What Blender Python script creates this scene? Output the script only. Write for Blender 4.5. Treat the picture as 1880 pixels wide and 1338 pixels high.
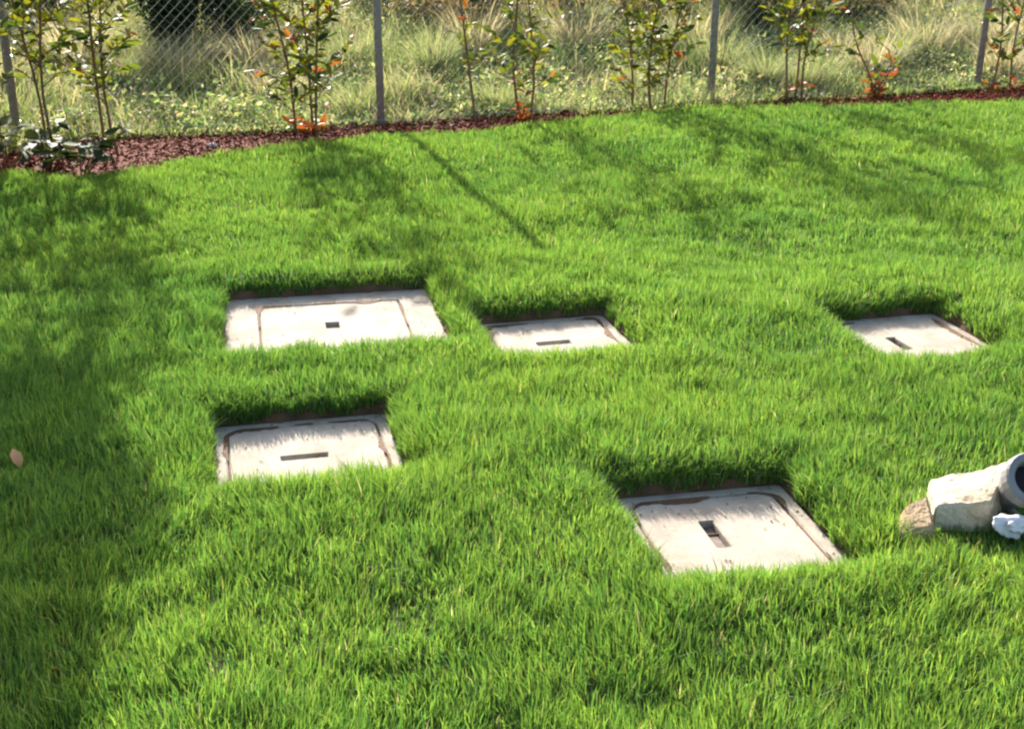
import bpy, bmesh, math, random
import numpy as np
from mathutils import Vector, Matrix, Quaternion

random.seed(11)
rng = np.random.default_rng(7)
SC = bpy.context.scene
COL = SC.collection
for o in list(bpy.data.objects):
    bpy.data.objects.remove(o)

# ------------------------------------------------------------------ camera
cam_d = bpy.data.cameras.new('camera')
cam = bpy.data.objects.new('camera', cam_d)
COL.objects.link(cam)
cam.location = (0, 0, 1.6)
cam.rotation_euler = (math.radians(70), 0, 0)
cam_d.sensor_width = 36
cam_d.lens = 45.96
cam_d.clip_start = 0.05
cam_d.clip_end = 1500
SC.camera = cam

# ------------------------------------------------------------------ light
SUN_ELEV = 25.0
SUN_AZ = -17.0            # degrees clockwise from +Y
w = bpy.data.worlds.new('World')
SC.world = w
w.use_nodes = True
nt = w.node_tree
bg = nt.nodes['Background']
sky = nt.nodes.new('ShaderNodeTexSky')
sky.sky_type = 'NISHITA'
sky.sun_disc = False
sky.sun_elevation = math.radians(SUN_ELEV)
sky.sun_rotation = math.radians(SUN_AZ)
sky.air_density = 1.0
sky.dust_density = 4.0
nt.links.new(sky.outputs[0], bg.inputs[0])
bg.inputs[1].default_value = 0.12

sd = bpy.data.lights.new('sun', 'SUN')
sd.energy = 5.0
sd.angle = math.radians(0.53)
sd.color = (1.0, 0.95, 0.87)
sun = bpy.data.objects.new('sun', sd)
COL.objects.link(sun)
e, a = math.radians(SUN_ELEV), math.radians(SUN_AZ)
sdir = Vector((math.sin(a) * math.cos(e), math.cos(a) * math.cos(e), math.sin(e)))
sun.rotation_euler = sdir.to_track_quat('Z', 'Y').to_euler()
sun.location = sdir * 30

SC.view_settings.view_transform = 'Standard'
SC.view_settings.look = 'None'
SC.view_settings.exposure = 1.58
SC.view_settings.gamma = 1
SC.render.engine = 'CYCLES'
SC.cycles.filter_width = 2.3
SC.cycles.max_bounces = 4
SC.cycles.diffuse_bounces = 2
SC.cycles.caustics_reflective = False
SC.cycles.caustics_refractive = False
SC.cycles.transmission_bounces = 4
SC.cycles.use_denoising = True

# ------------------------------------------------------------------ noise
_tab = np.random.default_rng(3).random((256, 256))
def vnoise(x, y, scale, seed=0):
    x = np.asarray(x, float) / scale + seed * 17.31
    y = np.asarray(y, float) / scale + seed * 9.77
    xi = np.floor(x).astype(int); yi = np.floor(y).astype(int)
    fx = x - xi; fy = y - yi
    fx = fx * fx * (3 - 2 * fx); fy = fy * fy * (3 - 2 * fy)
    g = lambda i, j: _tab[(xi + i) & 255, (yi + j) & 255]
    return (g(0, 0) * (1 - fx) + g(1, 0) * fx) * (1 - fy) + (g(0, 1) * (1 - fx) + g(1, 1) * fx) * fy
def fnoise(x, y, scale, seed=0):
    return .55 * vnoise(x, y, scale, seed) + .3 * vnoise(x, y, scale * .47, seed + 3) + .15 * vnoise(x, y, scale * .21, seed + 6)

# ------------------------------------------------------------------ plan of the place (metres)
POSTS = [(-5.85, 8.50), (-3.36, 8.88), (-0.93, 9.31), (1.55, 10.30), (3.93, 11.19), (6.30, 12.05)]
_px = np.array([p[0] for p in POSTS]); _py = np.array([p[1] for p in POSTS])
def fence_y(x):
    x = np.asarray(x, float)
    y = np.interp(x, _px, _py)
    y = np.where(x > _px[-1], _py[-1] + .36 * (x - _px[-1]), y)
    return np.where(x < _px[0], _py[0] + .16 * (x - _px[0]), y)
EDGE = [(-6, 7.7), (-3.11, 7.87), (-2.74, 7.74), (-2.46, 7.68), (-2.14, 7.95), (-1.72, 8.39), (-1.39, 8.74), (-.75, 8.99),
        (-.23, 9.24), (.08, 9.43), (.44, 9.54), (.69, 9.83), (1.52, 10.17), (2.9, 10.30), (4.13, 10.64), (6.5, 11.5)]
_ex = np.array([p[0] for p in EDGE]); _ey = np.array([p[1] for p in EDGE]) - .33 + .12 * (_ex > 1)
def edge_y(x):
    return np.interp(x, _ex, _ey)
# covers: centre x, y, rotation deg, width, depth
COVERS = [(-.695, 4.85, 11.5, .84, .83), (.165, 4.65, 14, .545, .54), (1.51, 4.645, 14, .52, .60),
          (-.614, 3.60, 13, .555, .57), (.570, 3.08, 11.5, .515, .55)]
def cover_sd(x, y, grow=0.0):
    """signed distance (negative inside) to the nearest cover rectangle"""
    best = np.full(np.shape(x), 9.0)
    for cx, cy, r, W, D in COVERS:
        c, s = math.cos(math.radians(r)), math.sin(math.radians(r))
        lx = (x - cx) * c + (y - cy) * s
        ly = -(x - cx) * s + (y - cy) * c
        qx = np.abs(lx) - W / 2 - grow; qy = np.abs(ly) - D / 2 - grow
        d = np.minimum(np.maximum(qx, qy), 0) + np.hypot(np.maximum(qx, 0), np.maximum(qy, 0))
        best = np.minimum(best, d)
    return best
def lawn_z(x, y):
    und = (fnoise(x, y, .9, 2) - .5) * .085
    near = np.clip(cover_sd(x, y) / .35, 0, 1)
    d = cover_sd(x, y)
    k = np.clip(d / .09, 0, 1)
    lip = .012 + .052 * np.sqrt(k) - .022 * np.clip((d - .12) / .5, 0, 1)
    return lip + und * near
def bank_z(x, y):
    s = np.maximum((y - fence_y(x)) * .95 - .25, 0)
    z = .105 * np.minimum(s, 14) + .03 * np.clip(s - 14, 0, 40)
    z = z * np.clip(s / 1.2, .35, 1)
    return z + (fnoise(x, y, 1.6, 5) - .5) * .22 * np.clip(s / 1.5, 0, 1)
def ground_z(x, y):
    x = np.asarray(x, float); y = np.asarray(y, float)
    lawn = np.clip((edge_y(x) - y) / .08 + .5, 0, 1)
    inside = cover_sd(x, y, -.006) + .03 * (vnoise(x, y, .06, 15) - .5) < 0
    zl = np.where(inside, -.10, lawn_z(x, y))
    zb = .005 + bank_z(x, y)
    return zl * lawn + zb * (1 - lawn)

# ------------------------------------------------------------------ materials
def mat(name, build):
    m = bpy.data.materials.new(name)
    m.use_nodes = True
    n = m.node_tree
    n.nodes.clear()
    out = n.nodes.new('ShaderNodeOutputMaterial')
    sh = build(n)
    n.links.new(sh, out.inputs[0])
    return m
def N(n, t, **kw):
    nd = n.nodes.new(t)
    for k, v in kw.items():
        if k.startswith('i_'):
            key = k[2:]
            key = int(key) if key.isdigit() else key.replace('_', ' ')
            nd.inputs[key].default_value = v
        else:
            setattr(nd, k, v)
    return nd
def leafy(n, colsock, transl=.45, rough=.45, spec=.35, tmul=(1.25, 1.12, .55)):
    p = N(n, 'ShaderNodeBsdfPrincipled')
    p.inputs['Roughness'].default_value = rough
    p.inputs['Specular IOR Level'].default_value = spec
    n.links.new(colsock, p.inputs['Base Color'])
    mx = N(n, 'ShaderNodeMix', data_type='RGBA', blend_type='MULTIPLY')
    mx.inputs[0].default_value = 1
    n.links.new(colsock, mx.inputs[6])
    mx.inputs[7].default_value = (*tmul, 1)
    t = N(n, 'ShaderNodeBsdfTranslucent')
    n.links.new(mx.outputs[2], t.inputs[0])
    ms = N(n, 'ShaderNodeMixShader')
    ms.inputs[0].default_value = transl
    n.links.new(p.outputs[0], ms.inputs[1]); n.links.new(t.outputs[0], ms.inputs[2])
    return ms.outputs[0]
def m_attr_leaf(name, **kw):
    def b(n):
        at = N(n, 'ShaderNodeAttribute', attribute_name='tint')
        return leafy(n, at.outputs['Color'], **kw)
    return mat(name, b)
def ramp(n, fac, stops):
    r = N(n, 'ShaderNodeValToRGB')
    el = r.color_ramp.elements
    while len(el) < len(stops):
        el.new(.5)
    for k, (p, c) in enumerate(stops):
        el[k].position = p
        el[k].color = (*c, 1)
    n.links.new(fac, r.inputs[0])
    return r.outputs[0]
def m_noise(name, scale, stops, rough=.85, spec=.2, bump=.3, bscale=None, detail=6, obj=False, bdist=.01):
    def b(n):
        tc = N(n, 'ShaderNodeTexCoord')
        t = N(n, 'ShaderNodeTexNoise', i_Scale=scale, i_Detail=detail)
        n.links.new(tc.outputs['Object'], t.inputs['Vector'])
        c = ramp(n, t.outputs[0], stops)
        p = N(n, 'ShaderNodeBsdfPrincipled')
        p.inputs['Roughness'].default_value = rough
        p.inputs['Specular IOR Level'].default_value = spec
        n.links.new(c, p.inputs['Base Color'])
        t2 = N(n, 'ShaderNodeTexNoise', i_Scale=bscale or scale * 4, i_Detail=5)
        n.links.new(tc.outputs['Object'], t2.inputs['Vector'])
        bp = N(n, 'ShaderNodeBump', i_Strength=bump, i_Distance=bdist)
        n.links.new(t2.outputs[0], bp.inputs['Height'])
        n.links.new(bp.outputs[0], p.inputs['Normal'])
        return p.outputs[0]
    return mat(name, b)
def m_leaf(name, c1, c2, transl, rough, spec, tm):
    def b(n):
        oi = N(n, 'ShaderNodeObjectInfo')
        tc = N(n, 'ShaderNodeTexCoord')
        t = N(n, 'ShaderNodeTexNoise', i_Scale=25.0, i_Detail=3)
        n.links.new(tc.outputs['Object'], t.inputs['Vector'])
        ad = N(n, 'ShaderNodeMath', operation='MULTIPLY_ADD', i_1=.5)
        n.links.new(t.outputs[0], ad.inputs[0])
        ml = N(n, 'ShaderNodeMath', operation='MULTIPLY', i_1=.6)
        n.links.new(oi.outputs['Random'], ml.inputs[0])
        n.links.new(ml.outputs[0], ad.inputs[2])
        c = ramp(n, ad.outputs[0], [(.15, c1), (.85, c2)])
        return leafy(n, c, transl, rough, spec, tm)
    return mat(name, b)

M = {}
M['grass'] = m_attr_leaf('grass_blade', transl=.5, rough=.55, spec=.2, tmul=(1.14, 1.12, .62))
M['wild'] = m_attr_leaf('wild_grass', transl=.45, rough=.6, spec=.15, tmul=(1.15, 1.1, .75))
M['bush'] = m_attr_leaf('bush_leaf', transl=.42, rough=.55, spec=.15)
M['crown'] = m_attr_leaf('shrub_crown_leaf', transl=.35, rough=.5, spec=.2)
M['soil'] = m_noise('soil', 6, [(.3, (.075, .045, .025)), (.7, (.16, .085, .045))], bump=.6, bscale=60)
M['turf'] = m_noise('turf_soil', 9, [(.3, (.03, .048, .012)), (.6, (.04, .058, .016)), (.85, (.07, .055, .025))], spec=.05, bump=.6, bscale=50)
M['bankm'] = m_noise('bank_earth', 2.5, [(.3, (.07, .08, .03)), (.6, (.14, .13, .06)), (.8, (.2, .16, .09))], bump=.5, bscale=40)
M['mulch'] = m_noise('mulch_fines', 14, [(.3, (.08, .020, .013)), (.7, (.18, .045, .028))], spec=.03, bump=.8, bscale=70)
M['galv'] = m_noise('galvanised_steel', 5, [(.3, (.25, .22, .2)), (.7, (.34, .305, .28))], rough=.6, spec=.2, bump=.05)
M['bark'] = m_noise('stem_bark', 30, [(.3, (.17, .095, .055)), (.7, (.28, .17, .1))], rough=.8, spec=.1, bump=.4)
M['twig'] = m_noise('red_twig', 30, [(.3, (.17, .06, .025)), (.7, (.26, .12, .05))], rough=.7, bump=.2)
M['cast'] = m_noise('grey_cast_metal', 12, [(.3, (.17, .165, .165)), (.7, (.24, .235, .235))], rough=.45, spec=.5, bump=.08)
def _wire(n):
    p = N(n, 'ShaderNodeBsdfPrincipled', i_Metallic=1.0, i_Roughness=.35)
    p.inputs['Base Color'].default_value = (.46, .45, .42, 1)
    return p.outputs[0]
M['wire'] = mat('zinc_wire', _wire)
def _glass(n):
    p = N(n, 'ShaderNodeBsdfPrincipled', i_Roughness=.5)
    p.inputs['Specular IOR Level'].default_value = .1
    p.inputs['Base Color'].default_value = (.02, .02, .02, 1)
    return p.outputs[0]
M['lens'] = mat('dark_lens', _glass)

def _conc(light, stain, scale):
    def b(n):
        tc = N(n, 'ShaderNodeTexCoord')
        oi = N(n, 'ShaderNodeObjectInfo')
        ofs = N(n, 'ShaderNodeVectorMath', operation='SCALE')
        n.links.new(oi.outputs['Location'], ofs.inputs[0])
        ofs.inputs['Scale'].default_value = 3.7
        add = N(n, 'ShaderNodeVectorMath', operation='ADD')
        n.links.new(tc.outputs['Object'], add.inputs[0]); n.links.new(ofs.outputs[0], add.inputs[1])
        v = add.outputs[0]
        t = N(n, 'ShaderNodeTexNoise', i_Scale=scale, i_Detail=8, i_Roughness=.62)
        n.links.new(v, t.inputs['Vector'])
        c = ramp(n, t.outputs[0], [(.25, tuple(k * .66 for k in light)), (.5, light), (.75, tuple(min(k * 1.1, .85) for k in light))])
        t3 = N(n, 'ShaderNodeTexNoise', i_Scale=7.0, i_Detail=7, i_Roughness=.7)
        n.links.new(v, t3.inputs['Vector'])
        f = ramp(n, t3.outputs[0], [(.47, (0, 0, 0)), (.68, (.8, .8, .8))])
        mx = N(n, 'ShaderNodeMix', data_type='RGBA')
        n.links.new(f, mx.inputs[0]); n.links.new(c, mx.inputs[6]); mx.inputs[7].default_value = (*stain, 1)
        # fine dark specks
        vz = N(n, 'ShaderNodeTexNoise', i_Scale=150.0, i_Detail=3)
        n.links.new(v, vz.inputs['Vector'])
        sp = ramp(n, vz.outputs[0], [(.60, (0, 0, 0)), (.70, (.65, .65, .65))])
        m2 = N(n, 'ShaderNodeMix', data_type='RGBA')
        n.links.new(sp, m2.inputs[0]); n.links.new(mx.outputs[2], m2.inputs[6]); m2.inputs[7].default_value = (.22, .18, .14, 1)
        p = N(n, 'ShaderNodeBsdfPrincipled', i_Roughness=.9)
        p.inputs['Specular IOR Level'].default_value = .2
        n.links.new(m2.outputs[2], p.inputs['Base Color'])
        bp = N(n, 'ShaderNodeBump', i_Strength=.35, i_Distance=.004)
        t2 = N(n, 'ShaderNodeTexNoise', i_Scale=90.0, i_Detail=6)
        n.links.new(v, t2.inputs['Vector'])
        n.links.new(t2.outputs[0], bp.inputs['Height']); n.links.new(bp.outputs[0], p.inputs['Normal'])
        return p.outputs[0]
    return b
M['concrete'] = mat('pale_concrete', _conc((.39, .342, .278), (.27, .22, .165), 5))
M['conc_frame'] = mat('frame_concrete', _conc((.37, .325, .265), (.24, .185, .135), 8))
M['rust'] = m_noise('rusty_bar', 60, [(.3, (.12, .05, .025)), (.7, (.25, .14, .09))], rough=.8, bump=.4)
M['slot'] = m_noise('slot_grime', 20, [(.3, (.10, .075, .055)), (.7, (.22, .18, .15))])
M['stone'] = mat('cream_limestone', _conc((.60, .52, .38), (.52, .39, .23), 14))
M['tanstone'] = mat('tan_limestone', _conc((.48, .34, .2), (.38, .22, .11), 14))
M['scrap'] = m_noise('white_scrap', 40, [(.3, (.55, .54, .56)), (.7, (.8, .78, .78))], rough=.6, bump=.2)
M['pebble'] = m_noise('white_pebble', 20, [(.3, (.62, .6, .57)), (.7, (.78, .76, .73))], bump=.3)
M['lf_green'] = m_leaf('leaf_green', (.06, .10, .025), (.13, .17, .04), .45, .55, .07, (1.25, 1.2, .5))
M['lf_dark'] = m_leaf('leaf_dark_glossy', (.02, .045, .02), (.05, .085, .035), .3, .6, .06, (1.2, 1.2, .5))
M['lf_lime'] = m_leaf('leaf_lime', (.12, .15, .02), (.2, .21, .03), .5, .5, .15, (1.2, 1.1, .4))
M['lf_red'] = m_leaf('leaf_red_young', (.26, .065, .025), (.36, .16, .04), .4, .5, .15, (1.2, .95, .6))
M['lf_dry'] = m_leaf('leaf_dry', (.42, .2, .07), (.6, .42, .24), .2, .7, .2, (1.2, .95, .7))
M['lf_rust'] = m_leaf('leaf_rust', (.2, .045, .015), (.3, .1, .02), .2, .6, .2, (1.2, .95, .7))

def m_chip(n):
    at = N(n, 'ShaderNodeAttribute', attribute_name='tint')
    p = N(n, 'ShaderNodeBsdfPrincipled', i_Roughness=.9)
    p.inputs['Specular IOR Level'].default_value = .05
    n.links.new(at.outputs['Color'], p.inputs['Base Color'])
    return p.outputs[0]
M['chip'] = mat('bark_chip', m_chip)

# ------------------------------------------------------------------ helpers
def link(name, me, parent=None, loc=None):
    o = bpy.data.objects.new(name, me)
    COL.objects.link(o)
    if parent:
        o.parent = parent
    if loc is not None:
        o.location = loc
    return o
def tag(o, label=None, cat=None, group=None, kind=None):
    if label: o['label'] = label
    if cat: o['category'] = cat
    if group: o['group'] = group
    if kind: o['kind'] = kind
    return o
def empty(name, loc, rz=0):
    o = bpy.data.objects.new(name, None)
    o.empty_display_size = .1
    COL.objects.link(o)
    o.location = loc
    o.rotation_euler = (0, 0, rz)
    return o
def tri_mesh(name, V, F, m, tint=None, smooth=False):
    me = bpy.data.meshes.new(name)
    V = np.asarray(V, np.float32); F = np.asarray(F, np.int32)
    me.vertices.add(len(V)); me.vertices.foreach_set('co', V.ravel())
    k = F.shape[1]
    me.loops.add(F.size); me.loops.foreach_set('vertex_index', F.ravel())
    me.polygons.add(len(F))
    me.polygons.foreach_set('loop_start', np.arange(0, F.size, k, dtype=np.int32))
    me.polygons.foreach_set('loop_total', np.full(len(F), k, np.int32))
    if smooth:
        me.polygons.foreach_set('use_smooth', np.ones(len(F), bool))
    if tint is not None:
        at = me.attributes.new('tint', 'FLOAT_COLOR', 'POINT')
        c = np.ones((len(V), 4), np.float32); c[:, :3] = tint
        at.data.foreach_set('color', c.ravel())
    me.update(calc_edges=True)
    me.materials.append(m)
    return me
def py_mesh(name, V, F, m, smooth=False):
    me = bpy.data.meshes.new(name)
    me.from_pydata([tuple(v) for v in V], [], F)
    if smooth:
        me.polygons.foreach_set('use_smooth', [True] * len(F))
    me.materials.append(m)
    me.update()
    return me
def bm_mesh(name, bm, m, smooth=False):
    me = bpy.data.meshes.new(name)
    bmesh.ops.recalc_face_normals(bm, faces=bm.faces)
    for f in bm.faces: f.smooth = smooth
    bm.to_mesh(me); bm.free()
    me.materials.append(m)
    return me
def tube(bm, pts, rad, n=7, cap=True):
    pts = [Vector(p) for p in pts]
    rings = []
    for i, p in enumerate(pts):
        d = (pts[min(i + 1, len(pts) - 1)] - pts[max(i - 1, 0)]).normalized()
        x = d.orthogonal().normalized() if i == 0 else (rings_x - d * rings_x.dot(d)).normalized()
        rings_x = x
        y = d.cross(x)
        r = rad[i] if hasattr(rad, '__len__') else rad
        rings.append([bm.verts.new(p + (x * math.cos(2 * math.pi * k / n) + y * math.sin(2 * math.pi * k / n)) * r) for k in range(n)])
    for a_, b_ in zip(rings, rings[1:]):
        for k in range(n):
            bm.faces.new((a_[k], a_[(k + 1) % n], b_[(k + 1) % n], b_[k]))
    if cap:
        bm.faces.new(rings[0][::-1]); bm.faces.new(rings[-1])

# ------------------------------------------------------------------ ground
def grid(xs, ys):
    X, Y = np.meshgrid(xs, ys)
    nx, ny = len(xs), len(ys)
    i = np.arange(nx * ny).reshape(ny, nx)
    F = np.stack([i[:-1, :-1], i[:-1, 1:], i[1:, 1:], i[1:, :-1]], -1).reshape(-1, 4)
    return X.ravel(), Y.ravel(), F
def span(lo, hi, step, far_lo, far_hi, n=14):
    core = np.arange(lo, hi + 1e-6, step)
    g = np.geomspace(step * 2, 1, n)
    left = lo - np.geomspace(.3, lo - far_lo, n)[::-1]
    right = hi + np.geomspace(.3, far_hi - hi, n)
    return np.concatenate([left, core, right])
xs = span(-4.0, 5.0, .034, -420, 420)
ys = span(1.2, 11.3, .034, -300, 620, 22)
X, Y, F = grid(xs, ys)
Z = ground_z(X, Y)
me = tri_mesh('ground', np.stack([X, Y, Z], 1), F, M['turf'], smooth=True)
me.materials.append(M['mulch']); me.materials.append(M['bankm']); me.materials.append(M['soil'])
fc = np.stack([X, Y], 1)[F].mean(1)
mi = np.zeros(len(F), np.int32)
beyond = fc[:, 1] > edge_y(fc[:, 0])
mi[beyond] = 1
mi[(fc[:, 1] - fence_y(fc[:, 0]) > -.24 + .25 * vnoise(fc[:, 0], fc[:, 1], .4, 8))] = 2
mi[(cover_sd(fc[:, 0], fc[:, 1]) < .02)] = 3
me.polygons.foreach_set('material_index', mi)
g = link('ground', me)
tag(g, 'lawn soil, red mulch strip and rough bank rising behind the fence', 'ground', kind='structure')

# ------------------------------------------------------------------ covers
def rrect(W, D, r, k=5, cx=0, cy=0):
    pts = []
    for (sx, sy, a0) in ((1, 1, 0), (-1, 1, 90), (-1, -1, 180), (1, -1, 270)):
        for j in range(k + 1):
            an = math.radians(a0 + 90 * j / k)
            pts.append((cx + sx * (W / 2 - r) + r * math.cos(an), cy + sy * (D / 2 - r) + r * math.sin(an)))
    return pts
def loops_mesh(name, loops, m, cap_last=False, cap_first=False, jit=0.0):
    """loops: list of (pts2d, z); consecutive loops are bridged"""
    V, Fc = [], []
    n = len(loops[0][0])
    for pts, z in loops:
        for (x_, y_) in pts:
            V.append((x_ + random.uniform(-jit, jit), y_ + random.uniform(-jit, jit), z))
    for L in range(len(loops) - 1):
        for k in range(n):
            a0 = L * n + k; a1 = L * n + (k + 1) % n
            Fc.append((a0, a1, a1 + n, a0 + n))
    if cap_first: Fc.append(tuple(range(n))[::-1])
    if cap_last: Fc.append(tuple((len(loops) - 1) * n + k for k in range(n)))
    bm = bmesh.new()
    vs = [bm.verts.new(v) for v in V]
    for f_ in Fc: bm.faces.new([vs[i_] for i_ in f_])
    return bm_mesh(name, bm, m)
def make_cover(idx, label, lidW, lidD, lidr, slot, lc=(0, 0)):
    cx, cy, r, W, D = COVERS[idx]
    t = empty('inspection_cover', (cx, cy, 0), math.radians(r))
    tag(t, label, 'manhole cover', 'concrete inspection covers set in the lawn')
    g_ = .007
    lx, ly = lc
    out = rrect(W, D, .02); out2 = rrect(W - .012, D - .012, .018)
    in2 = rrect(lidW + 2 * g_ + .008, lidD + 2 * g_ + .008, lidr + .011, cx=lx, cy=ly)
    in1 = rrect(lidW + 2 * g_, lidD + 2 * g_, lidr + .007, cx=lx, cy=ly)
    link('frame', loops_mesh('frame', [(out, -.09), (out, -.006), (out2, 0), (in2, 0), (in1, -.005), (in1, -.07)], M['conc_frame'], jit=.0012), t)
    # soil packed unevenly in the joint, smeared over its edges in places
    a1 = rrect(lidW - .012, lidD - .012, lidr, cx=lx, cy=ly)
    a2 = rrect(lidW + .030, lidD + .030, lidr + .014, cx=lx, cy=ly)
    js = link('joint_soil', loops_mesh('joint_soil', [(a1, -.03), (a1, -.007), (a2, -.007), (a2, -.03)], M['soil'], jit=.0005), t)
    ring = rrect(lidW + g_, lidD + g_, lidr + .003, cx=lx, cy=ly)
    pts = []
    for k in range(len(ring)):
        p0, p1 = Vector(ring[k]), Vector(ring[(k + 1) % len(ring)])
        m_ = max(1, int((p1 - p0).length / .012))
        pts += [p0.lerp(p1, j_ / m_) for j_ in range(m_)]
    V, Fc = [], []
    n_ = len(pts)
    for k, p_ in enumerate(pts):
        tg = (pts[(k + 1) % n_] - pts[k - 1]).normalized(); nr = Vector((tg.y, -tg.x))
        back = .5 + .5 * (p_.y - ly) / (lidD / 2)
        wi = max(0, .075 * (float(vnoise(np.array(p_.x + idx * 5.), np.array(p_.y * .8), .11, 5)) - .45) * (.25 + .75 * back)) * random.uniform(.7, 1.2)
        wo = max(0, .05 * (float(vnoise(np.array(p_.x + idx * 5.), np.array(p_.y * .8), .09, 7)) - .5) * (.25 + .75 * back)) * random.uniform(.7, 1.2)
        a_ = p_ - nr * min(wi, .03); b_ = p_ + nr * min(wo, .02)
        V += [(a_.x, a_.y, .0004), (p_.x, p_.y, .0022), (b_.x, b_.y, .0012)]
    for k in range(n_):
        a_, b_ = k * 3, (k + 1) % n_ * 3
        if (Vector(V[a_]) - Vector(V[a_ + 2])).length < .0045: continue
        Fc += [(a_, b_, b_ + 1, a_ + 1), (a_ + 1, b_ + 1, b_ + 2, a_ + 2)]
    link('dirt_smear', py_mesh('dirt_smear', V, Fc, M['soil']), js)
    # lid with a real recess
    sx, sy, sw, sl, sr = slot
    s1 = rrect(sw + .006, sl + .006, .008, cx=sx, cy=sy); s0 = rrect(sw, sl, .005, cx=sx, cy=sy)
    o0 = rrect(lidW, lidD, lidr, cx=lx, cy=ly); o1 = rrect(lidW - .008, lidD - .008, lidr - .003, cx=lx, cy=ly)
    ld = link('lid', loops_mesh('lid', [(o0, -.06), (o0, -.006), (o1, -.001), (s1, -.001), (s0, -.005), (s0, -.045)], M['concrete'], jit=.0008), t)
    link('lifting_slot', loops_mesh('lifting_slot', [(rrect(sw + .004, sl + .004, .005, cx=sx, cy=sy), -.044),
         (rrect(sw - .01, sl - .01, .003, cx=sx, cy=sy), -.038 + sr)], M['slot'], cap_last=True, cap_first=True), ld)
    # rusty lifting bar across the recess
    bm = bmesh.new()
    if sl > sw: tube(bm, [(sx - sw / 2 - .003, sy + sl * .18, -.02), (sx + sw / 2 + .003, sy + sl * .18, -.02)], .005, 8)
    else: tube(bm, [(sx + sw * .28, sy - sl / 2 - .003, -.016), (sx + sw * .28, sy + sl / 2 + .003, -.016)], .006, 8)
    link('lifting_bar', bm_mesh('lifting_bar', bm, M['rust'], True), ld)
    # crumbs of soil and grass clippings on the top
    nc = int(90 * W / .5)
    ex_ = rng.random(nc) ** 2.2
    sd_ = rng.integers(0, 4, nc); u_ = rng.uniform(-.5, .5, nc)
    xx = np.where(sd_ < 2, np.where(sd_ == 0, 1, -1) * (.5 - .35 * ex_) * W, u_ * W)
    yy = np.where(sd_ < 2, u_ * D, np.where(sd_ == 2, 1, -1) * (.5 - .35 * ex_) * D)
    L_ = rng.uniform(.003, .012, nc); w_ = rng.uniform(.0015, .004, nc)
    clip = rng.random(nc) < .4
    L_[clip] *= 2.2; w_[clip] = .0018
    an_ = rng.uniform(0, 6.28, nc)
    d_ = np.stack([np.cos(an_), np.sin(an_), np.zeros(nc)], 1); e_ = np.stack([-np.sin(an_), np.cos(an_), np.zeros(nc)], 1)
    P0 = np.stack([xx, yy, np.full(nc, .0015)], 1)
    tp = P0 + np.array([0, 0, 1]) * w_[:, None] * .8
    V = np.stack([P0 - d_ * L_[:, None] / 2, P0 + e_ * w_[:, None], P0 + d_ * L_[:, None] / 2, P0 - e_ * w_[:, None], tp], 1).reshape(-1, 3)
    Fq = (np.arange(nc)[:, None, None] * 5 + np.array([(0, 3, 4), (3, 2, 4), (2, 1, 4), (1, 0, 4)])[None]).reshape(-1, 3)
    cc = np.where(clip[:, None], np.array([[.16, .2, .06]]), np.array([[.10, .062, .036]])) * rng.uniform(.7, 1.3, (nc, 1))
    tag(link('debris', tri_mesh('debris', V, Fq, M['chip'], np.repeat(cc, 5, 0)), t), kind='stuff')
    return t
make_cover(0, 'largest pale concrete cover, with a wide frame and a small square hole', .56, .55, .012, (-.005, .0, .052, .075, .006))
make_cover(1, 'pale concrete cover just right of the largest one, with a crosswise slot', .45, .46, .02, (-.01, -.01, .13, .04, .004))
make_cover(2, 'pale concrete cover farthest right, alone on the far lawn', .43, .51, .02, (-.06, .0, .038, .14, .012))
make_cover(3, 'pale concrete cover in front of the largest one, with a long dark crosswise slot', .46, .48, .05, (-.01, -.005, .14, .032, .006))
make_cover(4, 'nearest pale concrete cover, its slot pointing towards the viewer', .415, .46, .055, (-.03, .02, .04, .15, .018))

# ------------------------------------------------------------------ lawn grass
def blades(P, H, Wd, lean, ldir, fdir, seg):
    """P (n,3) roots; returns V, F for n blades with seg+1 levels (tip is a point)"""
    n = len(P)
    lv = np.linspace(0, 1, seg + 1)
    prof = {2: [1, .8], 3: [.8, 1, .62]}[seg]
    V = []
    side = np.stack([np.cos(fdir), np.sin(fdir), np.zeros(n)], 1)
    ld = np.stack([np.cos(ldir), np.sin(ldir)], 1)
    for k, t in enumerate(lv):
        off = lean * H * (t ** 1.9)
        z = H * t * np.sqrt(np.maximum(1 - (lean * t * .75) ** 2, .1))
        c = np.stack([P[:, 0] + ld[:, 0] * off, P[:, 1] + ld[:, 1] * off, P[:, 2] + z], 1)
        if k < seg:
            hw = (Wd * prof[k] * .5)[:, None]
            V += [c - side * hw, c + side * hw]
        else:
            V.append(c)
    m_ = 2 * seg + 1
    V = np.stack(V, 1).reshape(-1, 3)
    fs = []
    for k in range(seg - 1):
        a_ = 2 * k
        fs += [(a_, a_ + 1, a_ + 3), (a_, a_ + 3, a_ + 2)]
    a_ = 2 * (seg - 1)
    fs.append((a_, a_ + 1, a_ + 2))
    F = (np.arange(n)[:, None, None] * m_ + np.array(fs)[None]).reshape(-1, 3)
    return V, F, m_
def pick(n, cols, prob):
    cols = np.array(cols); k = rng.choice(len(cols), n, p=np.array(prob) / sum(prob))
    c = cols[k]
    return c * (1 + rng.normal(0, .17, (n, 1))).clip(.4, 1.6)
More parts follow.
